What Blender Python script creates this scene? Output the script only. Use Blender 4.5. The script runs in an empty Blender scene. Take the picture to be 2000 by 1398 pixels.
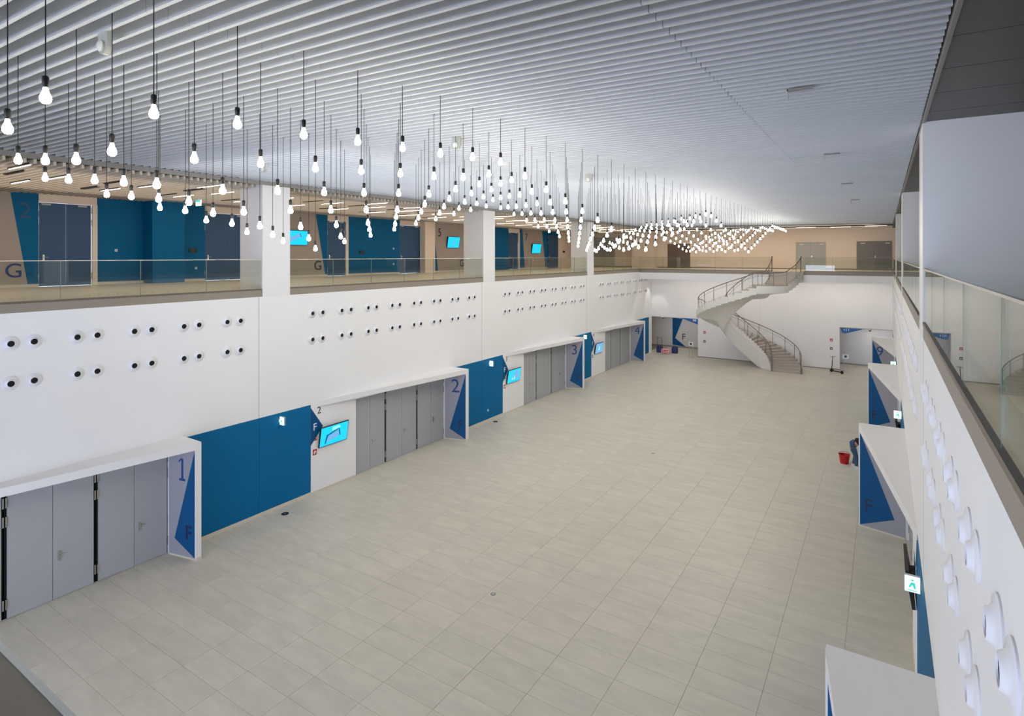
import bpy, bmesh, math, random
from mathutils import Vector, Matrix
random.seed(7)
PI = math.pi
sc = bpy.context.scene
COL = sc.collection

# ------------------------------------------------------------------ camera
CAM_F = 1130.0
YAW = math.atan(726.0 / CAM_F)
EYE = 8.5
cd = bpy.data.cameras.new('camera'); cam = bpy.data.objects.new('camera', cd); COL.objects.link(cam)
cd.sensor_width = 36.0; cd.lens = CAM_F * 36.0 / 2000.0
cd.shift_x = 0.0; cd.shift_y = -(699.0 - 499.5) / 2000.0
cd.clip_start = 0.05; cd.clip_end = 300
cam.location = (0, 0, EYE); cam.rotation_euler = (PI / 2, 0, YAW)
sc.camera = cam

# ------------------------------------------------------------------ world, exposure
w = bpy.data.worlds.new('world'); sc.world = w; w.use_nodes = True
bg = w.node_tree.nodes['Background']
bg.inputs[0].default_value = (0.66, 0.77, 1.0, 1); bg.inputs[1].default_value = 3.8
sc.view_settings.view_transform = 'Standard'; sc.view_settings.look = 'None'
sc.view_settings.gamma = 1.0; sc.view_settings.use_curve_mapping = False
sc.view_settings.exposure = 0.79
sc.cycles.max_bounces = 8; sc.cycles.diffuse_bounces = 5; sc.cycles.glossy_bounces = 4
sc.cycles.transparent_max_bounces = 24; sc.cycles.transmission_bounces = 8
sc.cycles.sample_clamp_indirect = 4.0
sc.cycles.use_denoising = True
sc.cycles.caustics_reflective = False; sc.cycles.caustics_refractive = False
BULB_POWER = 42.0
HALL_LAMP = 6.0
WASH_FILL = 70.0
LOUVRE_FILL_W = 1000.0

# unseen area lamps added above the slatted ceilings to raise the brightness
def area(name, loc, rot, sx, sy, power, color):
    l = bpy.data.lights.new(name, 'AREA'); l.shape = 'RECTANGLE'; l.size = sx; l.size_y = sy
    l.energy = power; l.color = color
    o = bpy.data.objects.new(name, l); COL.objects.link(o); o.location = loc; o.rotation_euler = rot
    return o

# added fill for the hall floor, unseen above the slats, shining down through them
for x_, wx_, ya_, yb_, p_ in ((-13.2, 6.6, 8.0, 46.0, 1.3), (-7.5, 4.5, 16.0, 46.0, 0.50)):
    area('louvre_luminaire', (x_, (ya_ + yb_) / 2, 11.6), (0, 0, 0), wx_, yb_ - ya_, LOUVRE_FILL_W * p_, (1.0, 0.985, 0.92))

area('walkway_luminaire', (-21.6, 25.0, 10.89), (0, 0, 0), 6.0, 50.0, 640.0, (1.0, 0.88, 0.75))  # added warm fill, unseen above the walkway slats
area('balcony_luminaire', (-8.4, 50.4, 10.89), (0, 0, 0), 16.0, 5.5, 300.0, (1.0, 0.90, 0.79))  # added fill for the far balcony, unseen above its slats

# ------------------------------------------------------------------ materials
def lin(c):
    c = c / 255.0
    return c / 12.92 if c <= 0.04045 else ((c + 0.055) / 1.055) ** 2.4
def rgb(r, g, b): return (lin(r), lin(g), lin(b), 1.0)
MATS = {}
def mat(name, col, rough=0.6, metal=0.0, spec=0.5, noise=None, emis=None, strength=0.0):
    m = bpy.data.materials.new(name); m.use_nodes = True
    nt = m.node_tree; p = nt.nodes['Principled BSDF']
    p.inputs['Base Color'].default_value = col; p.inputs['Roughness'].default_value = rough
    p.inputs['Metallic'].default_value = metal; p.inputs['Specular IOR Level'].default_value = spec
    if emis:
        p.inputs['Emission Color'].default_value = emis; p.inputs['Emission Strength'].default_value = strength
    if noise:
        sc_, amt, stretch = noise
        g = nt.nodes.new('ShaderNodeNewGeometry')
        mp = nt.nodes.new('ShaderNodeMapping'); mp.inputs['Scale'].default_value = stretch
        n = nt.nodes.new('ShaderNodeTexNoise'); n.inputs['Scale'].default_value = sc_; n.inputs['Detail'].default_value = 5
        r = nt.nodes.new('ShaderNodeMapRange')
        r.inputs['From Min'].default_value = 0.3; r.inputs['From Max'].default_value = 0.7
        r.inputs['To Min'].default_value = 1 - amt; r.inputs['To Max'].default_value = 1 + amt
        mx = nt.nodes.new('ShaderNodeVectorMath'); mx.operation = 'SCALE'; mx.inputs[0].default_value = col[:3]
        nt.links.new(g.outputs['Position'], mp.inputs['Vector']); nt.links.new(mp.outputs['Vector'], n.inputs['Vector'])
        nt.links.new(n.outputs['Fac'], r.inputs['Value']); nt.links.new(r.outputs['Result'], mx.inputs['Scale'])
        nt.links.new(mx.outputs['Vector'], p.inputs['Base Color'])
    MATS[name] = m
    return m
WHITE = mat('white_paint', rgb(232, 231, 232), 0.55, noise=(0.6, 0.015, (1, 1, 1)))
WHITE2 = mat('white_metal_board', rgb(226, 225, 226), 0.45)
BEIGE = mat('taupe_wall', rgb(172, 162, 156), 0.7, noise=(0.7, 0.02, (1, 1, 1)))
PEACH = mat('cream_wall', rgb(236, 222, 208), 0.7, noise=(0.7, 0.02, (1, 1, 1)))
BLUE = mat('petrol_blue_panel', rgb(0, 100, 150), 0.6, spec=0.18, noise=(0.8, 0.03, (1, 1, 1)))
BLUE_D = mat('navy_blue_film', rgb(0, 76, 128), 0.5, spec=0.25)
BLUE_DOOR = mat('blue_door_lacquer', rgb(44, 84, 124), 0.5)
LETTER = mat('dark_blue_lettering', rgb(6, 30, 76), 0.5)
LETTER_L = mat('blue_lettering', rgb(20, 66, 132), 0.5)
LETTER_W = mat('white_lettering', rgb(235, 240, 245), 0.5)
LETTER_G = mat('charcoal_lettering', rgb(60, 60, 66), 0.5)
LETTER_F = mat('faint_lettering', rgb(22, 88, 124), 0.5)
GREYDOOR = mat('grey_door_lacquer', rgb(164, 166, 170), 0.42, noise=(1.2, 0.02, (1, 1, 0.4)))
GREYSIDE = mat('grey_reveal', rgb(150, 150, 160), 0.45)
FARDOOR = mat('silver_grey_door', rgb(168, 170, 166), 0.4)
TAUPEDOOR = mat('brown_grey_door', rgb(122, 116, 110), 0.4)
BLACK = mat('black_metal', rgb(18, 18, 20), 0.45)
DARK = mat('dark_void', rgb(10, 10, 11), 0.9)
CHROME = mat('brushed_steel', rgb(190, 190, 188), 0.3, metal=1.0)
RAILM = mat('stair_rail_steel', rgb(118, 108, 100), 0.4, metal=0.6)
EDGE = mat('bronze_slab_edge', rgb(142, 132, 120), 0.5)
UPFLOOR = mat('upper_vinyl_floor', rgb(226, 211, 184), 0.35, noise=(1.5, 0.05, (0.5, 2, 1)))
SLAT = mat('ceiling_slat_metal', rgb(202, 206, 214), 0.5, spec=0.6, noise=(0.5, 0.03, (1, 1, 1)))
SLAT2 = mat('hallway_slat_metal', rgb(214, 206, 196), 0.5)
PLENUM = mat('plenum_grey', rgb(120, 122, 128), 0.9)
BEAM = mat('grey_beam', rgb(140, 138, 136), 0.5)
SOFFIT = mat('dark_soffit_panel', rgb(92, 90, 90), 0.5)
SKIRT = mat('cream_skirting', rgb(206, 198, 184), 0.5)
SKIRT_G = mat('grey_skirting', rgb(140, 134, 128), 0.5)
STAIRW = mat('stair_white_plaster', rgb(226, 224, 220), 0.55)
TREAD = mat('stair_tread_stone', rgb(176, 166, 156), 0.5, noise=(3, 0.05, (1, 1, 1)))
RED = mat('red_plastic', rgb(176, 14, 20), 0.4)
REDSIGN = mat('red_sign', rgb(170, 36, 40), 0.5)
DENIM = mat('blue_denim', rgb(52, 74, 104), 0.8, noise=(25, 0.15, (1, 1, 1)))
CLOTH_B = mat('black_cotton', rgb(14, 14, 16), 0.85)
SKIN = mat('skin', rgb(190, 140, 115), 0.6)
HAIR = mat('dark_hair', rgb(30, 22, 18), 0.6)
SHOE = mat('white_shoe', rgb(210, 205, 200), 0.6)
PLAS = mat('white_plastic', rgb(228, 228, 224), 0.4)
GREYP = mat('pale_grey_plastic', rgb(186, 188, 182), 0.4)
BULBM = mat('lit_bulb_glass', (1, 1, 1, 1), 0.3, emis=(1.0, 0.93, 0.79, 1), strength=BULB_POWER)
LAMPM = mat('warm_strip_diffuser', (1, 1, 1, 1), 0.5, emis=(1.0, 0.84, 0.68, 1), strength=HALL_LAMP)
WASH_FILLM = mat('washer_diffuser', (1, 1, 1, 1), 0.5, emis=(1.0, 0.90, 0.79, 1), strength=WASH_FILL)  # emitter of the added lamps under the far balcony
SCR_C = mat('screen_cyan', (0, 0, 0, 1), 0.3, emis=rgb(0, 178, 226), strength=0.95)
SCR_L = mat('screen_pale', (0, 0, 0, 1), 0.3, emis=rgb(120, 215, 240), strength=0.95)
SCR_G = mat('screen_grey_blue', (0, 0, 0, 1), 0.3, emis=rgb(96, 150, 190), strength=0.9)
SCR_D = mat('screen_dark_blue', (0, 0, 0, 1), 0.3, emis=rgb(0, 78, 130), strength=0.9)
EXITG = mat('exit_green', rgb(20, 120, 100), 0.5, emis=rgb(60, 190, 170), strength=0.7)
EXITW = mat('exit_white', (1, 1, 1, 1), 0.5, emis=rgb(200, 250, 245), strength=1.1)
INFOB = mat('info_blue_dot', rgb(20, 62, 110), 0.5)

def floor_mat():
    m = bpy.data.materials.new('stone_look_tile'); m.use_nodes = True
    nt = m.node_tree; p = nt.nodes['Principled BSDF']; L = nt.links.new
    g = nt.nodes.new('ShaderNodeNewGeometry'); oi = nt.nodes.new('ShaderNodeObjectInfo')
    add = nt.nodes.new('ShaderNodeMath'); add.operation = 'ADD'
    L(g.outputs['Random Per Island'], add.inputs[0]); L(oi.outputs['Random'], add.inputs[1])
    fr = nt.nodes.new('ShaderNodeMath'); fr.operation = 'FRACT'; L(add.outputs[0], fr.inputs[0])
    mp = nt.nodes.new('ShaderNodeMapping'); mp.inputs['Scale'].default_value = (0.55, 1.6, 1)
    L(g.outputs['Position'], mp.inputs['Vector'])
    off = nt.nodes.new('ShaderNodeCombineXYZ')
    mul = nt.nodes.new('ShaderNodeMath'); mul.operation = 'MULTIPLY'; mul.inputs[1].default_value = 9; L(fr.outputs[0], mul.inputs[0])
    L(mul.outputs[0], off.inputs[2])
    va = nt.nodes.new('ShaderNodeVectorMath'); L(mp.outputs['Vector'], va.inputs[0]); L(off.outputs[0], va.inputs[1])
    n = nt.nodes.new('ShaderNodeTexNoise'); n.inputs['Scale'].default_value = 2.2; n.inputs['Detail'].default_value = 7
    n.inputs['Roughness'].default_value = 0.62
    L(va.outputs[0], n.inputs['Vector'])
    r = nt.nodes.new('ShaderNodeMapRange'); r.inputs['From Min'].default_value = 0.28; r.inputs['From Max'].default_value = 0.72
    r.inputs['To Min'].default_value = 0.90; r.inputs['To Max'].default_value = 1.09; L(n.outputs['Fac'], r.inputs['Value'])
    r2 = nt.nodes.new('ShaderNodeMapRange'); r2.inputs['To Min'].default_value = 0.975; r2.inputs['To Max'].default_value = 1.025
    L(fr.outputs[0], r2.inputs['Value'])
    mm = nt.nodes.new('ShaderNodeMath'); mm.operation = 'MULTIPLY'; L(r.outputs[0], mm.inputs[0]); L(r2.outputs[0], mm.inputs[1])
    vs = nt.nodes.new('ShaderNodeVectorMath'); vs.operation = 'SCALE'; vs.inputs[0].default_value = rgb(192, 186, 173)[:3]
    L(mm.outputs[0], vs.inputs['Scale']); L(vs.outputs['Vector'], p.inputs['Base Color'])
    p.inputs['Roughness'].default_value = 0.42; p.inputs['Specular IOR Level'].default_value = 0.45
    return m
TILE = floor_mat()
GROUT = mat('grout', rgb(142, 134, 126), 0.9)

def glass_mat():
    m = bpy.data.materials.new('rail_glass'); m.use_nodes = True
    nt = m.node_tree; nt.nodes.clear(); L = nt.links.new
    out = nt.nodes.new('ShaderNodeOutputMaterial'); mix = nt.nodes.new('ShaderNodeMixShader')
    tr = nt.nodes.new('ShaderNodeBsdfTransparent'); tr.inputs[0].default_value = (0.93, 0.95, 0.92, 1)
    gl = nt.nodes.new('ShaderNodeBsdfGlossy'); gl.inputs['Roughness'].default_value = 0.0; gl.inputs[0].default_value = (0.93, 0.95, 0.92, 1)
    fr = nt.nodes.new('ShaderNodeFresnel'); fr.inputs['IOR'].default_value = 1.5
    geo = nt.nodes.new('ShaderNodeNewGeometry')
    # same reflectance on both faces of the pane
    iori = nt.nodes.new('ShaderNodeMapRange'); iori.inputs['To Min'].default_value = 1.5; iori.inputs['To Max'].default_value = 1 / 1.5
    L(geo.outputs['Backfacing'], iori.inputs['Value']); 
    lw = nt.nodes.new('ShaderNodeVectorMath'); lw.operation = 'DOT_PRODUCT'
    L(geo.outputs['Incoming'], lw.inputs[0]); L(geo.outputs['Normal'], lw.inputs[1])
    ab = nt.nodes.new('ShaderNodeMath'); ab.operation = 'ABSOLUTE'; L(lw.outputs['Value'], ab.inputs[0])
    om = nt.nodes.new('ShaderNodeMath'); om.operation = 'SUBTRACT'; om.inputs[0].default_value = 1.0; L(ab.outputs[0], om.inputs[1])
    pw = nt.nodes.new('ShaderNodeMath'); pw.operation = 'POWER'; pw.inputs[1].default_value = 5.0; L(om.outputs[0], pw.inputs[0])
    ma = nt.nodes.new('ShaderNodeMath'); ma.operation = 'MULTIPLY_ADD'; ma.inputs[1].default_value = 0.955; ma.inputs[2].default_value = 0.045
    L(pw.outputs[0], ma.inputs[0])
    L(ma.outputs[0], mix.inputs[0]); L(tr.outputs[0], mix.inputs[1]); L(gl.outputs[0], mix.inputs[2])
    L(mix.outputs[0], out.inputs['Surface'])
    return m
GLASS = glass_mat()
GLASSEDGE = mat('glass_edge_green', rgb(120, 140, 132), 0.2)

# ------------------------------------------------------------------ mesh helpers
class MB:
    def __init__(s): s.v = []; s.f = []; s.m = []
    def box(s, x0, x1, y0, y1, z0, z1, mi=0):
        if x0 > x1: x0, x1 = x1, x0
        if y0 > y1: y0, y1 = y1, y0
        if z0 > z1: z0, z1 = z1, z0
        b = len(s.v)
        s.v += [(x0,y0,z0),(x1,y0,z0),(x1,y1,z0),(x0,y1,z0),(x0,y0,z1),(x1,y0,z1),(x1,y1,z1),(x0,y1,z1)]
        for q in ((0,3,2,1),(4,5,6,7),(0,1,5,4),(1,2,6,5),(2,3,7,6),(3,0,4,7)):
            s.f.append(tuple(b + i for i in q)); s.m.append(mi)
        return s
    def prism(s, pts, axis, a, b, mi=0):
        """polygon pts (2D) extruded along axis between a and b; axis x: pts=(y,z); y: (x,z); z: (x,y)"""
        n = len(pts); base = len(s.v)
        def P(p, t):
            return {'x': (t, p[0], p[1]), 'y': (p[0], t, p[1]), 'z': (p[0], p[1], t)}[axis]
        s.v += [P(p, a) for p in pts] + [P(p, b) for p in pts]
        s.f.append(tuple(base + i for i in range(n))); s.m.append(mi)
        s.f.append(tuple(base + n + i for i in reversed(range(n)))); s.m.append(mi)
        for i in range(n):
            j = (i + 1) % n
            s.f.append((base + j, base + i, base + n + i, base + n + j)); s.m.append(mi)
        return s
    def tube(s, path, r, seg=8, mi=0, closed=False):
        path = [Vector(p) for p in path]; n = len(path); base = len(s.v)
        rr = r if isinstance(r, (list, tuple)) else [r] * n
        up = Vector((0, 0, 1))
        for i, p in enumerate(path):
            t = (path[min(i + 1, n - 1)] - path[max(i - 1, 0)])
            if t.length < 1e-9: t = Vector((0, 0, 1))
            t.normalize()
            a = t.cross(up)
            if a.length < 1e-3: a = Vector((1, 0, 0))
            a.normalize(); b = t.cross(a)
            for k in range(seg):
                an = 2 * PI * k / seg
                s.v.append(tuple(p + a * (rr[i] * math.cos(an)) + b * (rr[i] * math.sin(an))))
        for i in range(n - 1):
            for k in range(seg):
                k2 = (k + 1) % seg
                s.f.append((base + i*seg + k, base + i*seg + k2, base + (i+1)*seg + k2, base + (i+1)*seg + k)); s.m.append(mi)
        s.f.append(tuple(base + k for k in reversed(range(seg)))); s.m.append(mi)
        s.f.append(tuple(base + (n-1)*seg + k for k in range(seg))); s.m.append(mi)
        return s
    def lathe(s, prof, seg=16, mi=0, origin=(0,0,0), axis='z', mis=None):
        """prof: list of (radius, height)"""
        base = len(s.v); n = len(prof)
        for (r, h) in prof:
            for k in range(seg):
                a = 2 * PI * k / seg; c_, s_ = r * math.cos(a), r * math.sin(a)
                if axis == 'z': v = (c_, s_, h)
                elif axis == 'x': v = (h, c_, s_)
                else: v = (c_, h, s_)
                s.v.append((v[0]+origin[0], v[1]+origin[1], v[2]+origin[2]))
        for i in range(n - 1):
            for k in range(seg):
                k2 = (k + 1) % seg
                s.f.append((base+i*seg+k, base+i*seg+k2, base+(i+1)*seg+k2, base+(i+1)*seg+k)); s.m.append(mis[i] if mis else mi)
        s.f.append(tuple(base + k for k in reversed(range(seg)))); s.m.append(mis[0] if mis else mi)
        s.f.append(tuple(base+(n-1)*seg+k for k in range(seg))); s.m.append(mis[-1] if mis else mi)
        return s
    def mesh(s, name, mats, smooth=False):
        me = bpy.data.meshes.new(name); me.from_pydata(s.v, [], s.f)
        if not isinstance(mats, (list, tuple)): mats = [mats]
        for m in mats: me.materials.append(m)
        if len(mats) > 1: me.polygons.foreach_set('material_index', s.m)
        bm = bmesh.new(); bm.from_mesh(me); bmesh.ops.recalc_face_normals(bm, faces=bm.faces); bm.to_mesh(me); bm.free()
        if smooth:
            me.polygons.foreach_set('use_smooth', [True] * len(me.polygons))
            try: me.set_sharp_from_angle(angle=math.radians(40))
            except Exception: pass
        me.update()
        return me
    def build(s, name, mats, parent=None, smooth=False):
        return link(name, s.mesh(name, mats, smooth), parent)

def link(name, data, parent=None, loc=None):
    o = bpy.data.objects.new(name, data); COL.objects.link(o)
    if parent is not None: o.parent = parent
    if loc is not None: o.location = loc
    return o
def tag(o, label=None, cat=None, group=None, kind=None):
    if label: o['label'] = label
    if cat: o['category'] = cat
    if group: o['group'] = group
    if kind: o['kind'] = kind
    return o
def empty(name, loc=(0, 0, 0), rz=0.0):
    o = bpy.data.objects.new(name, None); COL.objects.link(o); o.location = loc; o.rotation_euler = (0, 0, rz)
    o.empty_display_size = 0.1
    return o
def text(name, body, size, m, parent, loc, rot, extrude=0.004, align='CENTER'):
    c = bpy.data.curves.new(name, 'FONT'); c.body = body; c.size = size; c.extrude = extrude
    c.align_x = align; c.align_y = 'CENTER'; c.materials.append(m); c.resolution_u = 4
    o = bpy.data.objects.new(name, c); COL.objects.link(o); o.parent = parent; o.location = loc; o.rotation_euler = rot
    return o
ORD = ['zeroth','first','second','third','fourth','fifth','sixth','seventh','eighth','ninth','tenth','eleventh','twelfth','thirteenth',
       'fourteenth','fifteenth','sixteenth','seventeenth','eighteenth','nineteenth','twentieth']
TENS = {20:'twenty',30:'thirty',40:'forty',50:'fifty'}
def ordw(n):
    if n <= 20: return ORD[n]
    t = n // 10 * 10; r = n % 10
    return {30:'thirtieth',40:'fortieth',50:'fiftieth'}[n] if r == 0 else TENS[t] + '-' + ORD[r]

# ------------------------------------------------------------------ dimensions
XL, XR = -17.15, 0.54            # lower hall side walls
P = 12.42                        # bay
LEG = [8.97, 21.43, 33.73, 44.95]        # outer end of each portal leg
DEND = [8.62, 20.96, 33.16, 44.41]       # last door jamb
DGAP = [(4.95, 6.82), (17.22, 19.13), (29.5, 31.35), (40.63, 42.4)]
DST = [3.08, 15.54, 27.93, 39.30]        # first door jamb
BEND = [13.45, 25.78, 36.93, 48.65]      # end of the blue panel
YF = 49.4                        # lower far wall
YE = 46.4                        # edge of the far balcony
YU = 54.0                        # upper far wall
ZB, ZF = 7.16, 7.37              # underside of slab edge, upper floor level
CZR, CZL = 10.68, 10.95          # ceiling at the right / left edge
XUL = -26.0                      # upper left wall
COLY = [11.55, 23.99, 36.27]
def cz(x): return CZR + (XR - x) / (XR - XL) * (CZL - CZR)

# ------------------------------------------------------------------ floor
fl = MB().box(-30, 10, -8, 56, -0.3, -0.012).build('floor', GROUT)
tag(fl, 'pale stone-look tiled hall floor', kind='structure')
TX, TY = 1.28, 0.64
cells = []
s_, c_ = math.sin(YAW), math.cos(YAW)
for j in range(-4, 90):
    for i in range(-2, 18):
        x0 = -3.27 + TX * (3 - i) ; y0 = j * TY + (0.0)
        if j % 2: x0 += 0
        x1 = x0 + TX; y1 = y0 + TY
        if x0 > 0.9 or x1 < -17.6 or y1 > 54.0: continue
        X0, X1 = max(x0, -17.6), min(x1, 0.9)
        Y0, Y1 = y0, min(y1, 54.0)
        if X1 - X0 < 0.05 or Y1 - Y0 < 0.05: continue
        xm, ym = (X0 + X1) / 2, (Y0 + Y1) / 2
        de = -s_ * xm + c_ * ym
        vis = False
        if de > 1:
            px = 1000 + CAM_F * (c_ * xm + s_ * ym) / de; py = 499.5 + CAM_F * EYE / de
            vis = -30 < px < 2030 and py < 1450
        cells.append((X0, X1, Y0, Y1, vis, de))
cells.sort(key=lambda t: (not t[4], t[5]))
full = [t for t in cells if t[4] and abs(t[1] - t[0] - TX) < 1e-3 and abs(t[3] - t[2] - TY) < 1e-3]
single = full[:300]; sset = set(id(t) for t in single)
gp = 0.002
tm = None
for t in single:
    if tm is None:
        b = MB(); hx, hy = TX / 2 - gp, TY / 2 - gp
        b.v = [(-hx,-hy,-0.012),(hx,-hy,-0.012),(hx,hy,-0.012),(-hx,hy,-0.012),
               (-hx,-hy,-0.002),(hx,-hy,-0.002),(hx,hy,-0.002),(-hx,hy,-0.002),
               (-hx+.002,-hy+.002,0),(hx-.002,-hy+.002,0),(hx-.002,hy-.002,0),(-hx+.002,hy-.002,0)]
        b.f = [(8,9,10,11)] + [(a, (a+1) % 4, (a+1) % 4 + 4, a + 4) for a in range(4)] + [(a+4, (a+1) % 4 + 4, (a+1) % 4 + 8, a + 8) for a in range(4)]
        b.m = [0] * 9; tm = b.mesh('floor_tile', TILE)
    link('floor_tile', tm, fl, ((t[0]+t[1])/2, (t[2]+t[3])/2, 0))
b = MB()
for t in cells:
    if id(t) in sset: continue
    b.box(t[0]+gp, t[1]-gp, t[2]+gp, t[3]-gp, -0.012, 0.0)
o = b.build('far_floor_tiles', TILE, fl); o['kind'] = 'stuff'

# ------------------------------------------------------------------ building shell
b = MB().box(-30, 12, -8, 56, 11.9, 12.1)                   # roof
roof = b.build('trim_1', PLENUM); tag(roof, 'dark void slab hidden above the slatted ceiling', kind='structure')
wf = MB()
wf.box(-30, 12, YU, YU + 0.3, ZF, 11.9)
o = wf.build('wall_far_upper', PEACH); tag(o, 'cream upper wall behind the far balcony', kind='structure')
wb = MB()
# near (south) end wall, with a window front
wb.box(-30, -16.6, -6.3, -6, 0, 11.9); wb.box(0.0, 12, -6.3, -6, 0, 11.9)
wb.box(-16.6, 0.0, -6.3, -6, 0, 0.4); wb.box(-16.6, -10.1, -6.3, -6, 5.8, 8.4); wb.box(-6.2, 0, -6.3, -6, 5.8, 8.4)
wb.box(-10.1, -6.2, -6.3, -6, 7.05, 8.4); wb.box(-16.6, 0, -6.3, -6, 10.6, 11.9)
for k in range(1, 6): wb.box(-16.6 + 2.77*k - .05, -16.6 + 2.77*k + .05, -6.3, -6, 0.4, 5.8); wb.box(-16.6 + 2.77*k - .05, -16.6 + 2.77*k + .05, -6.3, -6, 8.4, 10.6)
o = wb.build('wall_near', WHITE); tag(o, 'white end wall with daylight windows behind the viewpoint', kind='structure')
o = MB().box(9.0, 9.3, -6, YU, ZF, 11.9).build('wall_right_upper', BEIGE); tag(o, 'taupe wall at the back of the right balcony', kind='structure')

# ------------------------------------------------------------------ lower side walls
def side(Wx, d, name, lab):
    """d=+1 when the hall lies towards +X"""
    o = empty(name, (0, 0, 0)); tag(o, lab, kind='structure')
    t = -0.30 * d
    MB().box(Wx, Wx + t, -6, YF if d > 0 else 51.6, 3.2, ZB).build('white_cladding', WHITE, o)
    lo = MB(); bp = MB()
    for k in range(4):
        L = LEG[k]
        a1 = BEND[k]
        # jamb between doors and blue panel (behind the portal leg)
        lo.box(Wx, Wx + t, DEND[k], L + 0.02, 0, 3.2)
        if k < 3:
            lo.box(Wx, Wx + t, a1, DST[k+1], 0, 3.2)
        else:
            lo.box(Wx, Wx + t, a1, YF, 0, 3.2)
        # strip above the doors
        lo.box(Wx, Wx + t, DST[k], DEND[k], 2.95, 3.2)
        s0 = COLY[k] - 0.13 if k < 3 else 47.4
        for (a, c) in ((L + 0.02, s0), (s0, a1)):
            if c - a > 0.2:
                MB().box(Wx + 0.004*d, Wx + t, a + 0.006, c - 0.006, 0.10, 3.2).build('blue_panel', BLUE, o)
        MB().box(Wx + 0.02*d, Wx + t, L + 0.02, a1, 0, 0.10).build('skirting', SKIRT, o)
        if k < 3:
            MB().box(Wx + 0.012*d, Wx, a1 + .01, DST[k+1], 0, 0.07).build('skirting', SKIRT, o)
    lo.box(Wx, Wx + t, -6, DST[0], 0, 3.2)
    lo.build('white_lower_panel', WHITE, o)
    # backing behind the doors so the blocks stay light tight
    MB().box(Wx - 0.32*d, Wx - 0.42*d, -6, YF, 0, 3.3).build('backing', DARK, o)
    for k in range(3):
        MB().box(Wx + 0.002*d, Wx - 0.01*d, COLY[k] - .136, COLY[k] - .124, 3.2, ZB).build('joint', GREYSIDE, o)
        MB().box(Wx + 0.002*d, Wx - 0.01*d, COLY[k] - .17, COLY[k] - .165, 3.2, ZB).build('joint', GREYP, o)
    return o
wl = side(XL, 1, 'wall_left', 'white lower side wall on the left with blue panels')
wr = side(XR, -1, 'wall_right', 'white lower side wall on the right with blue panels')

# far lower wall with two alcoves
o = empty('wall_far'); tag(o, 'white lower far wall behind the spiral staircase', kind='structure')
b = MB()
b.box(-17.45, XR + .3, YF, YF + 0.3, 3.2, ZB)
b.box(-13.15, -2.76, YF, YF + 0.3, 0, 3.2)
b.build('white_cladding', WHITE, o)
MB().box(-13.15, -2.76, YF - 0.012, YF, 0, 0.07).build('skirting', SKIRT_G, o)
MB().box(-8.3, -8.29, YF - 0.004, YF, 0, ZB).build('joint', GREYP, o)
b = MB()
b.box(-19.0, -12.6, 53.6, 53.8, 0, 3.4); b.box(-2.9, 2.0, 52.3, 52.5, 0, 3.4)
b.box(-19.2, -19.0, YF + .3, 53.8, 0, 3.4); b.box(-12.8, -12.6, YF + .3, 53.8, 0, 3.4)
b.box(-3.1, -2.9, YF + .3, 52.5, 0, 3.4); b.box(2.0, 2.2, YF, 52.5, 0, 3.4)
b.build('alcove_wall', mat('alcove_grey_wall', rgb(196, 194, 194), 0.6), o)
MB().box(-17.45, -19.2, YF, YF + .3, 0, 3.4).build('alcove_return', WHITE, o)
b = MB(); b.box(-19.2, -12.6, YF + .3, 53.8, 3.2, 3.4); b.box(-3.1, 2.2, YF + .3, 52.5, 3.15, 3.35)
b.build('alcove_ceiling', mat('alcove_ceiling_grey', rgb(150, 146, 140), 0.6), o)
b = MB(); b.box(-19, -12.8, 53.58, 53.6, 0, 0.12); b.box(-2.9, 2.0, 52.28, 52.3, 0, 0.12); b.build('alcove_skirting', SKIRT_G, o)
b = MB().prism([(-16.6, 2.72), (-15.65, 2.68), (-16.35, .85), (-15.4, .12), (-16.6, .22)], 'y', 53.57, 53.6)
b.build('navy_shape', BLUE_D, o)
text('letter', 'F', 0.8, LETTER_G, o, (-15.55, 53.57, 1.0), (PI/2, 0, 0))
# pale lamps of the alcoves
for nm, loc, sx, sy in (('alcove_lamp', (-15.5, 51.6, 3.18), 3.0, 0.15), ('alcove_lamp', (-0.6, 51.0, 3.13), 2.2, 0.15)):
    l = MB().box(-sx/2, sx/2, -sy/2, sy/2, -0.01, 0.01).build('strip_lamp', mat('alcove_diffuser', (1,1,1,1), .5, emis=(1, .95, .88, 1), strength=14), None); l.location = loc
    tag(l, 'slim strip lamp in the %s far alcove ceiling' % ('left' if loc[0] < -5 else 'right'), 'lamp')

# ------------------------------------------------------------------ upper slabs
def slab(name, lab, x0, x1, y0, y1):
    o = empty(name); tag(o, lab, kind='structure')
    MB().box(x0, x1, y0, y1, ZB - 0.0, ZF).build('upper_floor', [UPFLOOR], o)
    return o
sl = slab('floor_left_upper', 'upper walkway floor on the left with bronze edge', -27.5, XL - 0.30, -6, YU)
MB().box(XL, XL - 0.30, -6, YE, ZB, ZF).build('edge_trim', EDGE, sl)
MB().box(XL - .31, XL - .45, -6, YF, 3.4, ZB).build('backing', DARK, sl)
srr = slab('floor_right_upper', 'upper walkway floor on the right with bronze edge', XR + 0.30, 9.0, -6, YU)
MB().box(XR, XR + 0.30, -6, YE, ZB, ZF).build('edge_trim', EDGE, srr)
sf = slab('floor_far_upper', 'far balcony floor above the staircase', XL - 0.30, XR + 0.30, YE + 0.30, YU)
for (a, c) in ((XL - .3, -6.92), (-4.86, XR + .3)):
    MB().box(a, c, YE, YE + 0.30, 7.12, ZF).build('edge_trim', EDGE, sf)
    MB().box(a, c, YE, YE + 0.28, 6.58, 7.12).build('white_fascia', WHITE, sf)
MB().box(-6.92, -4.86, YE, YE + .3, 6.58, ZF).build('stair_mouth', STAIRW, sf)
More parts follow.
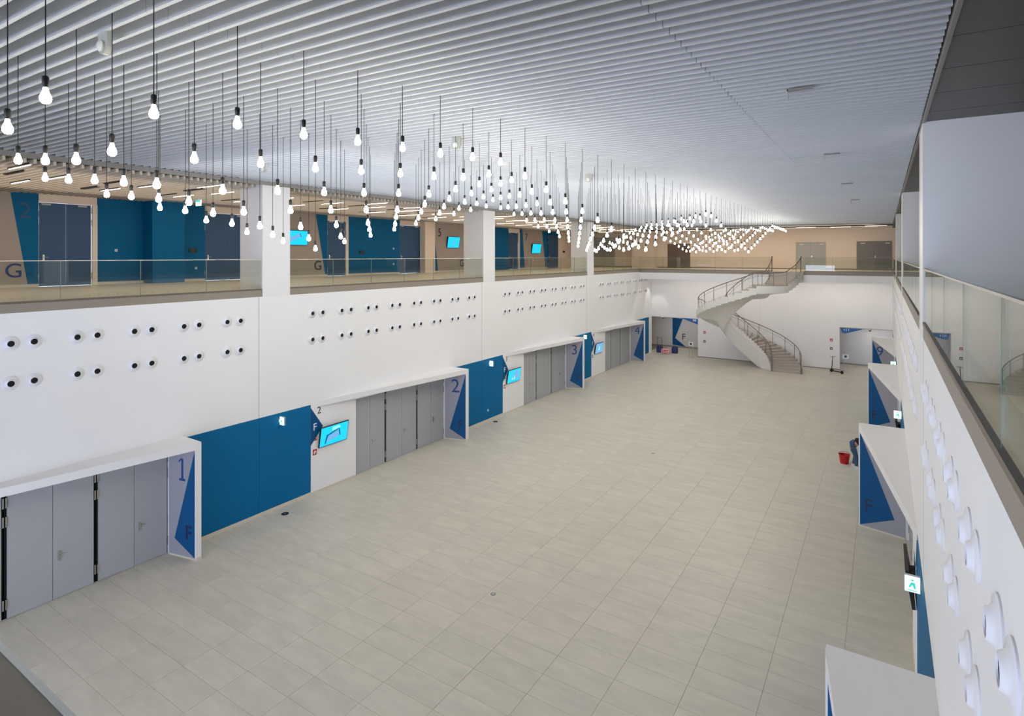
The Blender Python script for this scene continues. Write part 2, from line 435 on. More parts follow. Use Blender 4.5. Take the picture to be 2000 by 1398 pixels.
MB().box(XL - .3, XR + .3, YE + .28, YF + .3, 6.95, 7.15).build('soffit_board', WHITE, sf)
ss = slab('floor_near_upper', 'near balcony floor under the viewpoint', -30, XR, -6, 0.2)
MB().box(-30, XR, 0.2, 0.600, ZB, ZF + 0.001).build('edge_board', EDGE, ss)
MB().box(-30, XR, 0.600, 0.616, ZB, ZF + 0.004).build('edge_trim', PLAS, ss)

# ------------------------------------------------------------------ columns
for k in range(3):
    y = COLY[k]
    for nm, x0, x1, sd in (('l', XL, XL - 1.25, 'left'), ('r', XR, XR + 1.25, 'right')):
        top = cz(x0) + 0.10
        f_ = .005 if sd == 'left' else -.005
        b = MB(); b.box(x0 + f_, x1, y, y + 1.04, ZB + .001, top + 0.6)
        o = b.build('column', WHITE2); tag(o, 'square white column on the %s balcony, %s from the camera' % (sd, ORD[k+1]), kind='structure')
o = MB().box(-20.2, -18.2, 52.6, YU, ZF, 11.2).build('column', PEACH); tag(o, 'cream pier in front of the far upper wall', kind='structure')

# ------------------------------------------------------------------ main slatted ceiling
ce = empty('ceiling'); tag(ce, 'white slatted metal ceiling over the hall', kind='structure')
th, hh = 0.042, 0.20
tilt = math.atan((CZL - CZR) / (XR - XL))
js = [XL + 0.02, -13.8, -9.8, -5.8, -1.8, XR - 0.03]
b = MB()
for a, c in zip(js[:-1], js[1:]):
    b.box(a + 0.004, c - 0.004, -th/2, th/2, 0.0, hh)
sm = b.mesh('ceiling_slat', SLAT)
# skew (not rotate) the shared mesh so that each slat follows the slope
for v in sm.vertices: v.co.z += cz(v.co.x)
NS = 236
for k in range(NS):
    y = 0.12 + 0.2 * k - 0.6
    if y > YE - 0.1: break
    link('ceiling_slat', sm, ce, (0, y, 0))
b = MB()
for x in (-15.5, -11.5, -7.5, -3.5): b.box(x - .02, x + .02, -1, YE, cz(x) + hh, cz(x) + hh + .05)
b.build('carrier_rail', BEAM, ce)
# edge beams
def sloped_beam(name, x0, x1, y0, y1, z0, z1, m):
    return MB().box(x0, x1, y0, y1, z0, z1).build(name, m, ce)
sloped_beam('edge_beam', XL - 0.06, XL + 0.02, -6, YE + .05, CZL - 0.12, CZL + 0.005, BEAM)
sloped_beam('edge_beam', XR - 0.01, XR + 0.03, -6, YE + .05, CZR - 0.02, CZR + 0.06, BEAM)
b = MB().box(XL - .3, XR + .3, YE, YE + .06, CZR - .0, CZL + .3); b.build('edge_beam', BEAM, ce)
MB().box(XL, XR, YE + .1, YE + .22, 10.55, 10.63).build('edge_beam', BLACK, ce)

# right soffit, dark panels
o = empty('ceiling_right'); tag(o, 'dark grey panelled soffit over the right balcony', kind='structure')
y = -6.0
while y < YU:
    MB().box(XR + 0.03, 9.0, y + 0.012, y + 1.188, CZR + 0.0, CZR + 0.05).build('soffit_panel', SOFFIT, o); y += 1.2
MB().box(XR + .03, 9.0, -6, YU, CZR + 0.06, CZR + 0.1).build('backing', BLACK, o)

# left walkway ceiling: slats, lamps, slots
hc = empty('ceiling_left'); tag(hc, 'beige slatted ceiling over the left walkway', kind='structure')
HZ = 10.76
b = MB().box(XUL, XL - 0.30, -0.03, 0.03, 0, 0.1); sm2 = b.mesh('ceiling_slat', SLAT2)
y = -2.0
while y < YU:
    link('ceiling_slat', sm2, hc, (0, y, HZ)); y += 0.2
MB().box(XUL - 1, XL - 0.2, -6, YU, HZ + 0.16, HZ + 0.2).build('backing', mat('walkway_plenum', rgb(100, 94, 88), .9), hc)
# far balcony ceiling
fc = empty('ceiling_far'); tag(fc, 'pale slatted ceiling over the far balcony', kind='structure')
b = MB(); y = YE + 0.35
while y < YU:
    b.box(XL - .25, XR + .3, y - .03, y + .03, HZ, HZ + .1); y += 0.2
o = b.build('far_slats', SLAT2, fc); o['kind'] = 'stuff'
MB().box(XL - .25, XR + .3, YE + .3, YU, HZ + .16, HZ + .2).build('backing', MATS['walkway_plenum'], fc)

def lamp_mesh(lx, name):
    b = MB(); b.box(-lx/2, lx/2, -.016, .016, -.010, .02); return b.mesh(name, LAMPM)
lm = lamp_mesh(1.4, 'diffuser')
fmesh = MB().box(-.72, .72, -.04, .04, 0.0, .05).mesh('lamp_frame', BLACK)
nl = 0
wm = MB().box(-.7, .7, -.016, .016, -.010, .02).mesh('diffuser', WASH_FILLM)
def strip_lamp(x, y, z, lab, grp, dm=None):
    e = empty('strip_lamp', (x, y, z)); tag(e, lab, 'lamp', grp)
    f_ = link('lamp_frame', fmesh, e); d_ = link('diffuser', dm or lm, e)
rows = {'outer': (-22.2, 6.75, 2.45), 'middle': (-19.95, 6.95, 2.45), 'inner': (-18.45, 8.05, 2.45)}
for rn, (x, y0, pt) in rows.items():
    y = y0 - 2 * pt; n = 0
    while y < 52:
        if y > 2.5:
            n += 1
            if not (rn == 'inner' and n % 3 == 0):
                strip_lamp(x, y, HZ - 0.005, 'warm strip lamp in left walkway ceiling, %s row, %s from the near end' % (rn, ordw(n)), 'strip lamps of the left walkway')
        y += pt
for n in range(7):
    strip_lamp(-14.6 + 2.35 * n, 51.2 + (.9 if n % 2 else 0), HZ - .004, 'warm strip lamp near the far upper wall, %s from the left' % ORD[n+1], 'strip lamps of the far balcony')
for n in range(9):
    strip_lamp(-14.6 + 1.75 * n, 46.95, 6.93, 'slim lamp hidden under the far balcony edge, %s from the left' % ORD[n+1], 'wall washers under the far balcony', wm)  # unseen lamps added to brighten the lower far wall
e = empty('downlight', (-16.55, 48.5, 6.93)); tag(e, 'small round downlight in the soffit at the far left corner', 'downlight')
MB().lathe([(.06, .02), (.075, .0), (.05, -.004)], 14).build('ring', PLAS, e)
l_ = bpy.data.lights.new('downlight_beam', 'SPOT'); l_.energy = 70; l_.spot_size = math.radians(58); l_.spot_blend = .35; l_.color = (1, .97, .92); l_.shadow_soft_size = .04
o = bpy.data.objects.new('downlight_beam', l_); COL.objects.link(o); o.parent = e; o.location = (0, 0, -.02)
# unlit black slots
slm = MB().box(-.6, .6, -.05, .05, -.01, .05).mesh('slot', BLACK)
n = 0
for k in range(8):
    for x, dy in ((-19.9, 5.9), (-22.2, 8.6)):
        n += 1
        o = link('ceiling_slot', slm, None, (x, dy + 2.45 * k, HZ - .004))
        tag(o, 'black unlit slot in left walkway ceiling, %s row, %s from the near end' % ('inner' if x > -21 else 'outer', ORD[k+1]), 'air slot', 'black ceiling slots')

# ------------------------------------------------------------------ upper left wall
uw = empty('wall_left_upper'); tag(uw, 'taupe and blue upper wall behind the left walkway', kind='structure')
ZT = 10.95
def panel(name, y0, y1, z0, z1, m, dx=0.0, t=0.3): return MB().box(XUL + dx, XUL - t, y0, y1, z0, z1).build(name, m, uw)
panel('taupe_panel', -6, 8.44, ZF, ZT, BEIGE)
panel('blue_panel', 10.30, 14.6, ZF, ZT, BLUE); panel('taupe_panel', 16.6, 21.5, ZF, ZT, BEIGE)
panel('blue_panel', 22.98, 27.2, ZF, ZT, BLUE); panel('taupe_panel', 29.12, 37.5, ZF, ZT, BEIGE)
panel('blue_panel', 37.5, 39.92, ZF, ZT, BLUE); panel('taupe_panel', 41.6, 48.6, ZF, ZT, BEIGE)
panel('cream_panel', 48.6, YU, ZF, ZT, PEACH)
for y0, y1 in ((8.44, 10.30), (14.6, 16.6), (21.5, 22.98), (27.2, 29.12), (39.92, 41.6)):
    panel('lintel', y0, y1, 10.47, ZT, PEACH, 0.03)
for y0 in (10.14, 22.79, 41.45):
    panel('door_post', y0, y0 + .17, ZF, 10.48, PEACH, 0.05)
panel('corner_pier', 29.12, 30.14, ZF, ZT, PEACH, 0.45, 0.1)
# projecting blue box
MB().box(XUL, XUL + .75, 12.0, 13.3, ZF, 9.9).build('blue_box_lower', BLUE, uw)
MB().box(XUL, XUL + .77, 11.98, 13.32, 9.9, ZT).build('blue_box_upper', BLUE, uw)
for y0, y1 in ((-6, 8.44), (10.3, 12.0), (13.3, 14.6), (16.6, 21.5), (22.98, 27.2), (30.2, 37.5), (41.6, 48.5)):
    MB().box(XUL, XUL + .02, y0, y1, ZF, ZF + .1).build('skirting', SKIRT, uw)
def film(ya, yb, yc, yd):   # top ya-yb, bottom yc-yd
    MB().prism([(ya, 10.75), (yb, 10.85), (yd, ZF + .1), (yc, ZF + .1)], 'x', XUL, XUL + 0.006).build('blue_film', BLUE, uw)
film(7.63, 8.43, 8.12, 8.43); film(20.72, 21.49, 21.34, 21.49); film(30.16, 30.45, 30.16, 30.98)
film(41.62, 42.1, 41.62, 42.5); film(45.5, 48.55, 46.1, 48.55)
RX = (PI/2, 0, PI/2)
text('letter', 'G', 0.72, LETTER_L, uw, (XUL + .01, 7.72, 7.95), RX); text('number', '2', 0.8, LETTER_F, uw, (XUL + .012, 8.05, 10.1), RX)
text('letter', 'G', 0.72, LETTER, uw, (XUL + .01, 20.85, 7.95), RX)
text('number', '5', 0.8, LETTER, uw, (XUL + .01, 31.15, 10.1), RX); text('letter', 'G', 0.72, LETTER, uw, (XUL + .01, 33.65, 7.95), RX)
text('number', '7', 0.8, LETTER, uw, (XUL + .01, 42.75, 10.1), RX)

# handles
hb = MB(); hb.box(0, .012, -.03, .03, -.12, .12); hb.tube([(0.0, 0, .03), (.06, 0, .03)], .012); hb.tube([(.055, 0, .03), (.055, .14, .03)], .011)
HM = hb.mesh('handle', CHROME, True)
hb = MB(); hb.box(0, -.012, -.03, .03, -.12, .12); hb.tube([(0.0, 0, .03), (-.06, 0, .03)], .012); hb.tube([(-.055, 0, .03), (-.055, .14, .03)], .011)
HM_R = hb.mesh('handle', CHROME, True)
hin = MB(); hin.box(-.012, .012, -.016, .016, -.12, .12); HING = hin.mesh('hinge', CHROME)
DN = [0]
def door(y0, y1, z0, z1, x, d, m, lab, handle_at, leaves=2, hinges=True, closer=False):
    DN[0] += 1
    e = empty('door_%d' % DN[0], (0, 0, 0)); tag(e, lab, kind='structure')
    n = leaves; wdt = (y1 - y0) / n
    for i in range(n):
        lf = MB().box(x, x - .05*d, y0 + i*wdt + .006, y0 + (i+1)*wdt - .006, z0 + .01, z1).build('leaf', m, e)
        if i == handle_at:
            h = link('handle', HM if d > 0 else HM_R, lf, (x, y0 + i*wdt + 0.14, z0 + 1.05))
    if hinges:
        for yy in (y0 - .02, y1 + .02):
            for zz in (z0 + .35, z0 + (z1-z0)*.78, z1 - .2):
                link('hinge', HING, e, (x + .01*d, yy, zz))
    if closer:
        for yy in (y0 + .2, y1 - .3):
            MB().box(x, x + .06*d, yy - .14, yy + .14, z1 - .09, z1 - .03).build('closer', GREYP, e)
    return e
for n, (y0, y1) in enumerate(((8.46, 10.12), (14.62, 16.58), (21.52, 22.78), (27.22, 29.1), (39.94, 41.43))):
    door(y0, y1, ZF, 10.46, XUL - .03, 1, BLUE_DOOR, 'dark blue double door of the left walkway, %s from the near end' % ORD[n+1], 0, closer=True)
door(46.5, 48.4, ZF, 10.4, XUL + .06, 1, BLUE_DOOR, 'dark blue double door at the far end of the left walkway', 0)
# far upper wall doors
def fdoor(x0, x1, z1, m, lab, closer=True):
    DN[0] += 1
    e = empty('door_%d' % DN[0]); tag(e, lab, kind='structure')
    MB().box(x0 - .08, x0, YU - .04, YU, ZF, z1 + .08).build('frame', m, e); MB().box(x1, x1 + .08, YU - .04, YU, ZF, z1 + .08).build('frame', m, e)
    MB().box(x0, x1, YU - .04, YU, z1, z1 + .08).build('frame', m, e)
    xm = (x0 + x1) / 2
    for a, c in ((x0, xm - .006), (xm + .006, x1)):
        lf = MB().box(a, c, YU - .03, YU, ZF, z1).build('leaf', m, e)
    MB().box(xm + .06, xm + .10, YU - .08, YU - .03, ZF + .95, ZF + 1.15).build('handle', CHROME, e)
    if closer:
        for xx in (x0 + .2, x1 - .35): MB().box(xx, xx + .3, YU - .09, YU - .03, z1 - .12, z1 - .05).build('closer', PLAS, e)
fdoor(-6.15, -4.1, 9.55, FARDOOR, 'light grey double door above the staircase')
fdoor(-1.75, 0.46, 9.58, TAUPEDOOR, 'brown grey double door at the right end of the far balcony')
fdoor(-24.8, -22.6, 10.25, FARDOOR, 'grey double door behind the left walkway end')
o = MB(); o.box(-17.2, -15.08, YU - .02, YU - .003, ZF, 9.62); o = o.build('door_niche', mat('brown_niche', rgb(112, 98, 88), .6)); tag(o, 'brown shadowed niche in the far upper wall', kind='structure')  # flat sheet, the shade of the recess is put into its brown
o = MB().box(-30, 9, YU - .015, YU, ZF, ZF + .1).build('baseboard_far', SKIRT_G); tag(o, 'grey skirting along the far upper wall', kind='structure')

# ------------------------------------------------------------------ portals and their doors
names_l = ['1', '2', '3', '4']; names_r = [None, None, None, '9']
WORD = {'1': 'one', '2': 'two', '3': 'three', '4': 'four', '9': 'nine'}
def portal(Wx, d, k, num, U, sd):
    L = LEG[k]; Y1 = L; Y0 = DST[k] - 1.86
    e = empty('entrance_portal', (0, 0, 0))
    lab = ('white entrance portal with number %s on its grey side' % WORD[num]) if num and d > 0 else \
          ('white entrance portal with number 9, farthest along the right wall' if num else 'white entrance portal on the right wall, %s from the camera' % ORD[k+1])
    tag(e, lab, 'portal', 'entrance portals of the %s wall' % sd)
    X1 = Wx + d * U
    pts = [(Wx, Y0), (Wx, Y1), (X1, Y1), (X1, Y1 - .16)]
    zt = 3.27 if d > 0 else 3.20
    MB().prism(pts, 'z', zt - .20, zt).build('canopy', WHITE2, e)
    za, TH, TF = zt - .20, Y1 - DEND[k] + .02, (.16, .18, .2, .22)[k]
    yin = lambda u: Y1 - TH + (TH - TF) * u / U          # splayed inner face of the leg
    pl = lambda u, o_: (Wx + d * u, yin(u) - o_)
    MB().prism([(Wx, Y1 - TH), (X1, Y1 - TF), (X1, Y1), (Wx, Y1)], 'z', 0, za).build('side_leg', WHITE2, e)
    def slanted(pts, o0, o1):                             # pts (u, z) laid on the inner face
        b_ = MB(); n_ = len(pts)
        for o_ in (o0, o1):
            for u, z in pts: x, y = pl(u, o_); b_.v.append((x, y, z))
        b_.f = [tuple(range(n_)), tuple(n_ + i for i in reversed(range(n_)))] + [(i, (i+1) % n_, (i+1) % n_ + n_, i + n_) for i in range(n_)]
        b_.m = [0] * len(b_.f); return b_
    slanted([(0, .05), (U - .03, .05), (U - .03, za - .005), (0, za - .005)], .001, .006).build('grey_lining', GREYSIDE, e)
    slanted([(U - .03, za - .04), (.22 * U, .50), (U - .03, .06)], .006, .010).build('blue_triangle', BLUE_D, e)
    slanted([(0, 0), (U, 0), (U, .05), (0, .05)], .001, .012).build('skirting', SKIRT, e)
    # far side plate painted as the wall, toe plate
    MB().box(X1 - .02*d, X1 + .006*d, Y1 - .15, Y1, 0, 0.06).build('toe_plate', SKIRT, e)
    rot = (PI/2, 0, math.atan((TH - TF) / U) * d)
    def put(nm, body, size, m, u, z):
        x, y = pl(u, .014); text(nm, body, size, m, e, (x, y, z), rot)
    if num == '1':
        b_ = slanted([(.40, 2.16), (.62, 2.16), (.62, 2.22), (.40, 2.22)], .010, .014)
        for q_ in ([(.48, 2.22), (.55, 2.22), (.55, 2.78), (.48, 2.78)], [(.38, 2.66), (.48, 2.74), (.48, 2.80), (.38, 2.72)]):
            c2 = slanted(q_, .010, .014); n0 = len(b_.v); b_.v += c2.v; b_.f += [tuple(i + n0 for i in f) for f in c2.f]; b_.m += c2.m
        b_.build('number', LETTER_L, e)
    elif num: put('number', num, 0.88, LETTER_L, U * .5 if d > 0 else .75, 2.46 if d > 0 else 2.25)
    put('letter', 'F', 0.58, LETTER, U - .26, .70)
    # three double doors
    cuts = [DST[k], DGAP[k][0], DGAP[k][1], DEND[k]]
    for i in range(3):
        a = cuts[i] + (.05 if i else .01); c = cuts[i+1] - (.05 if i < 2 else .03)
        door(a, c, 0, 2.93, Wx - .10*d, d, GREYDOOR,
             'grey double door, %s of three in %s' % (ORD[i+1], ('portal number %s' % WORD[num]) if num else 'the %s portal of the right wall' % ORD[k+1]), 1)
        MB().box(Wx - .16*d, Wx - .2*d, a - .06, c + .06, 0, 2.95).build('door_backing', DARK, e)
for k in range(4):
    portal(XL, 1, k, names_l[k], 1.0, 'left'); portal(XR, -1, k, names_r[k], 1.2, 'right')

# arrows with F beside the screens
def arrow(Wx, d, k, num):
    y = BEND[k]
    e = empty('wall_sign', (Wx, y, 0)); tag(e, 'blue pointed wall sign with white F beside portal %s%s' % (WORD[num] if num else ORD[k+2] , '' if num else ' of the right wall'), 'wall sign', 'pointed signs by the screens')
    MB().prism([(0, 3.08), (.52, 2.33), (0, 1.75)], 'x', 0.002*d, 0.012*d).build('blue_arrow', BLUE_D, e)
    rz = PI/2 if d > 0 else -PI/2
    text('letter', 'F', .36, LETTER_W, e, (.014*d, .17, 2.36), (PI/2, 0, rz))
    if num: text('number', num, .36, LETTER_G, e, (.004*d, .36, 2.92), (PI/2, 0, rz))

def tv(Wx, d, yc, zc, label, style, wdt=1.28, hgt=.74, yawt=0.0):
    e = empty('wall_screen', (Wx + .10*d, yc, zc)); tag(e, label, 'screen', 'wall screens')
    e.rotation_euler = (0, math.radians(9) * d, 0)
    hw, hh2 = wdt/2, hgt/2
    MB().box(-.03*d, .03*d, -hw, hw, -hh2, hh2).build('housing', BLACK, e)
    MB().box(.03*d, .032*d, -hw+.02, hw-.02, -hh2+.02, hh2-.02).build('display', SCR_C if style != 4 else SCR_G, e)
    x0, x1 = .0325*d, .034*d
    if style in (1,):
        MB().prism([(-.42,-.28),(-.36,.04),(.22,.22),(.30,-.10),(.24,-.10),(.18,.14),(-.28,.0),(-.36,-.28)], 'x', x0, x1).build('picture_shape', SCR_D, e)
        MB().prism([(-.32,-.24),(-.27,-.02),(.17,.13),(.23,-.12)], 'x', x0, x1).build('picture_shape', SCR_G, e)
        MB().box(x0, x1, -.12, .24, .16, .30).build('picture_shape', SCR_L, e)
    elif style == 2:
        MB().prism([(-.3,-.22),(-.12,.10),(.12,.27),(.42,.25),(.46,-.1),(.3,-.24)], 'x', x0, x1).build('picture_shape', SCR_G, e)
        MB().prism([(-.25,-.2),(-.18,-.05),(-.1,-.2)], 'x', x1, x1 + .001*d).build('picture_shape', SCR_L, e)
        MB().prism([(-.05,-.2),(.05,0.02),(.12,-.2)], 'x', x1, x1 + .001*d).build('picture_shape', SCR_L, e)
    elif style == 3:
        MB().prism([(-.6,-.1),(-.2,.12),(.1,.24),(.22,.05),(-.1,-.08),(-.5,-.28)], 'x', x0, x1).build('picture_shape', SCR_G, e)
        MB().prism([(.1,.24),(.14,.24),(.27,.05),(.22,.05)], 'x', x1, x1 + .001*d).build('picture_shape', SCR_D, e)
    else:
        MB().prism([(-.1,-.2),(-.08,.1),(.08,.12),(.1,-.15)], 'x', x0, x1).build('picture_shape', SCR_L if style == 4 else SCR_G, e)
    MB().box(-.03*d, -.16*d, -.2, .2, -.12, .12).build('wall_bracket', BLACK, e)
    return e
for k in range(3):
    arrow(XL, 1, k, names_l[k+1]); arrow(XR, -1, k, None)
    tv(XL, 1, (14.39, 26.72, 38.0)[k], 1.95, 'bright blue wall screen beside the left wall sign of portal %s' % WORD[names_l[k+1]], (1, 2, 4)[k])
    tv(XR, -1, (14.39, 26.72, 38.0)[k], 1.95, 'black edged screen seen side on, right wall, %s from the camera' % ORD[k+1], 0)
tv(XUL, 1, 19.45, 9.45, 'cyan screen on the walkway wall just right of the first column', 3, 1.34, .78)
tv(XUL, 1, 32.55, 9.46, 'cyan screen on the walkway wall right of the number five', 5, 1.34, .8)
tv(XUL, 1, 44.3, 9.14, 'cyan screen on the walkway wall right of the number seven', 5, 1.5, .85)

# red fire signs
def fire_sign(x, y, z, d, lab, ax='x', m=REDSIGN):
    e = empty('fire_sign', (x, y, z)); tag(e, lab, 'sign', 'small fire signs')
    if ax == 'x':
        MB().box(0, .008*d, -.09, .09, -.1, .1).build('plate', m, e)
        MB().prism([(-.05,-.06),(.0,-.06),(.0,.0),(.05,.0),(.05,-.06),(.065,-.06),(.065,.02),(.0,.05),(-.05,.02)], 'x', .008*d, .010*d).build('symbol', LETTER_W, e)
    else:
        MB().box(-.09, .09, -.008, 0, -.1, .1).build('plate', m, e)
        MB().box(-.04, .04, -.011, -.008, -.05, .03).build('symbol', LETTER_W, e)
for k in range(3):
    fire_sign(XL, BEND[k] + .17, 1.98, 1, 'red fire alarm sign left of the screen by portal %s, upper' % WORD[names_l[k+1]])
    fire_sign(XL, BEND[k] + .17, 1.47, 1, 'red extinguisher sign below the alarm sign by portal %s' % WORD[names_l[k+1]])
fire_sign(-12.6, YF, 2.10, -1, 'red fire sign on far wall left of the staircase, upper', 'y'); fire_sign(-12.6, YF, 1.35, -1, 'dark sign on far wall left of the staircase, lower', 'y', LETTER_G)
fire_sign(-3.3, YF, 2.20, -1, 'red fire sign on far wall above the scooter, upper', 'y'); fire_sign(-3.3, YF, 1.55, -1, 'dark sign on far wall above the scooter, lower', 'y', LETTER_G)

# projecting exit signs
def exit_sign(Wx, d, y, z, lab, cat='exit sign'):
    e = empty('exit_sign', (Wx, y, z)); tag(e, lab, cat, 'projecting exit signs')
    MB().box(0.03*d, .24*d, -.03, .03, -.13, .13).build('lit_box', EXITW, e)
    MB().box(0.02*d, .25*d, -.026, .026, -.14, .14).build('frame', GREYP, e)
    sg = MB()
    sg.box(.12*d, .15*d, -.033, -.030, .05, .08)
    sg.prism([(.08*d,-.07),(.11*d,-.07),(.135*d,-.01),(.165*d,-.06),(.19*d,-.06),(.155*d,.03),(.10*d,.03)], 'y', -.033, -.030)
    sg.box(.06*d, .21*d, -.033, -.030, -.11, -.095)
    sg.build('running_figure', EXITG, e)
    MB().box(0, .03*d, -.06, .06, -.05, .05).build('mount', GREYP, e)
for k in range(3):
    exit_sign(XL, 1, BEND[k] - 1.25, 2.95 if k < 2 else 3.0, 'glowing exit sign on the left wall blue panel after portal %s' % WORD[names_l[k]])
    exit_sign(XR, -1, BEND[k] - 1.6, 2.98, 'glowing exit sign on the right wall, %s from the camera' % ORD[k+1])
# red call point and handle strip on right blue panel
e = empty('call_point', (XR, 10.75, 1.6)); tag(e, 'red call point on the blue panel of the right wall', 'call point'); MB().box(0, -.06, -.07, .07, -.1, .1).build('case', RED, e)
MB().box(-.06, -.065, -.04, .04, -.05, .05).build('button', BLACK, e)
# wall sockets on the blue walls
def plate(x, y, z, lab, m=PLAS):
    e = empty('wall_socket', (x, y, z)); tag(e, lab, 'socket', 'wall plates')
    MB().box(0, .012, -.05, .05, -.05, .05).build('plate', m, e); MB().box(.012, .015, -.025, .025, -.025, .025).build('rocker', GREYP, e)
for a in ((XL, 23.4 + 1.0, .55, 'small white socket low on the blue panel after portal two'), (XUL, 10.98, 8.72, 'white switch on the first blue walkway panel'),
          (XUL, 14.2, 7.95, 'white socket low on the first blue walkway panel'), (XUL, 26.65, 8.95, 'white switch high on the second blue walkway panel'),
          (XUL, 26.65, 7.98, 'white socket low on the second blue walkway panel'), (XUL, 43.9, 8.1, 'white socket under the farthest walkway screen')):
    plate(*a)
for a in ((XUL, 14.05, 8.75, 'black door bell panel on the first blue walkway panel'), (XUL, 24.0, 8.72, 'black panel on the second blue walkway panel'),
          (XUL, 49.7, 8.9, 'black panel on the cream wall at the walkway end')):
    e = empty('intercom', a[:3]); tag(e, a[3], 'intercom', 'black wall panels')
    MB().box(0, .05, -.17, .17, -.1, .1).build('case', BLACK, e); MB().box(.05, .055, -.02, .03, -.05, .05).build('display', LETTER_L, e)

# blue pennant signs at the alcoves
e = empty('alcove_sign', (-13.4, YF - .02, 3.2)); tag(e, 'blue triangular sign with white figures at the left alcove', 'sign')
MB().prism([(-1.2, 0), (.25, 0), (.25, -.48)], 'y', 0, .012).build('blue_face', mat('sign_blue', rgb(30, 92, 158), .5), e)
text('figures', '88', .3, LETTER_W, e, (-.02, -.004, -.15), (PI/2, 0, 0), .002)
e = empty('alcove_sign', (-2.7, YF - .02, 3.15)); tag(e, 'blue triangular sign with white figures at the right alcove', 'sign')
MB().prism([(0, 0), (1.5, 0), (.3, -.4), (.1, -.35)], 'y', 0, .012).build('blue_face', MATS['sign_blue'], e)
text('figures', '<11', .26, LETTER_W, e, (.38, -.004, -.14), (PI/2, 0, 0), .002)

# cctv cameras
def cctv(x, y, z, lab):
    e = empty('security_camera', (x, y, z)); tag(e, lab, 'camera', 'ceiling cameras')
    MB().lathe([(.10, 0), (.10, -.10), (.085, -.12)], 16).build('housing', PLAS, e, True)
    prof = [(.085 * math.cos(a), -.12 - .085 * math.sin(a)) for a in [i * PI/2/5 for i in range(6)]]
    prof[-1] = (.004, prof[-1][1]); MB().lathe(prof, 16).build('lens_dome', BLACK, e, True)
cctv(-16.3, YF + .5, 3.2, 'white dome camera at the left far alcove'); cctv(-.85, YF + .45, 3.15, 'white dome camera at the right far alcove')

# ------------------------------------------------------------------ nozzles
nb = MB()
nb.lathe([(.168, 0), (.172, .012), (.160, .022), (.118, .024), (.100, .040), (.088, .062), (.080, .068), (.073, .066), (.068, .045)], 20, axis='x')
FL = nb.mesh('flange', mat('nozzle_white', rgb(224, 223, 228), .5), True)
nb = MB(); nb.lathe([(.069, .02), (.069, .056)], 16, axis='x'); HO = nb.mesh('throat', DARK)
nb = MB(); nb.lathe([(.168, 0), (.172, -.012), (.160, -.022), (.118, -.024), (.100, -.040), (.088, -.062), (.080, -.068), (.073, -.066), (.068, -.045)], 20, axis='x')
FR = nb.mesh('flange', MATS['nozzle_white'], True)
nb = MB(); nb.lathe([(.069, -.02), (.069, -.056)], 16, axis='x'); HR = nb.mesh('throat', DARK)
for sd, Wx, fm, hm, in (('left', XL, FL, HO), ('right', XR, FR, HR)):
    for bay in range(4):
        for pr in range(8):
            ybase = 13.49 + (bay - 1) * P + 1.32 * pr
            for q, dy in ((0, 0), (1, .44)):
                y = ybase + dy
                if y < 2.2 or y > 48.6: continue
                for rw, z in (('upper', 6.45), ('lower', 5.52)):
                    e = empty('air_nozzle', (Wx, y, z))
                    tag(e, 'white round air nozzle, %s wall bay %s, %s row, pair %s, %s of two' % (sd, ['one','two','three','four'][bay], rw, ['one','two','three','four','five','six','seven','eight'][pr], ['near one', 'far one'][q]), 'air nozzle', 'air nozzles of the %s wall' % sd)
                    link('flange', fm, e); link('throat', hm, e)

# ------------------------------------------------------------------ glass railings
def railing(x0, y0, x1, y1, ztop, n, lab, cap=None, zbot=ZF):
    L = math.hypot(x1 - x0, y1 - y0); ang = math.atan2(y1 - y0, x1 - x0)
    e = empty('glass_railing', (x0, y0, 0), ang); tag(e, lab, 'railing', 'glass railings')
    pw = L / n
    gm = MB().box(.006, pw - .006, -.008, .008, zbot + 0.02, ztop).mesh('glass_pane', GLASS)
    jm = MB().box(-.005, .005, -.009, .009, zbot + .02, ztop).mesh('pane_joint', GLASSEDGE)
    for i in range(n):
        link('glass_pane', gm, e, (pw * i, 0, 0))
        if i: link('pane_joint', jm, e, (pw * i, 0, 0))
    MB().box(0, L, -.03, .03, zbot, zbot + .05).build('base_channel', RAILM, e)
    MB().box(0, L, -.012, .012, ztop, ztop + .018).build('top_edge', cap or CHROME, e)
    return e
ca = [-5.0] + [c + 1.04 for c in COLY]; cb = COLY + [YE + .1]
for k in range(4):
    y0, y1 = ca[k], cb[k]; n = max(1, round((y1 - y0) / 1.87))
    railing(XL - .06, y0, XL - .06, y1, 8.37, n, 'clear glass railing of the left walkway, %s section from the near end' % ORD[k+1])
    railing(XR + .02, y0, XR + .02, y1, 8.27, n, 'clear glass railing of the right balcony, %s section from the near end' % ORD[k+1])
railing(XL - .1, YE + .2, -6.96, YE + .06, 8.37, 5, 'clear glass railing of the far balcony left of the stair head', RAILM)
railing(-4.82, YE + .2, XR, YE + .2, 8.37, 3, 'clear glass railing of the far balcony right of the stair head', RAILM)
railing(-16.9, -.1, XR - .1, -.1, 8.33, 8, 'clear glass railing at the near balcony, below the viewpoint')

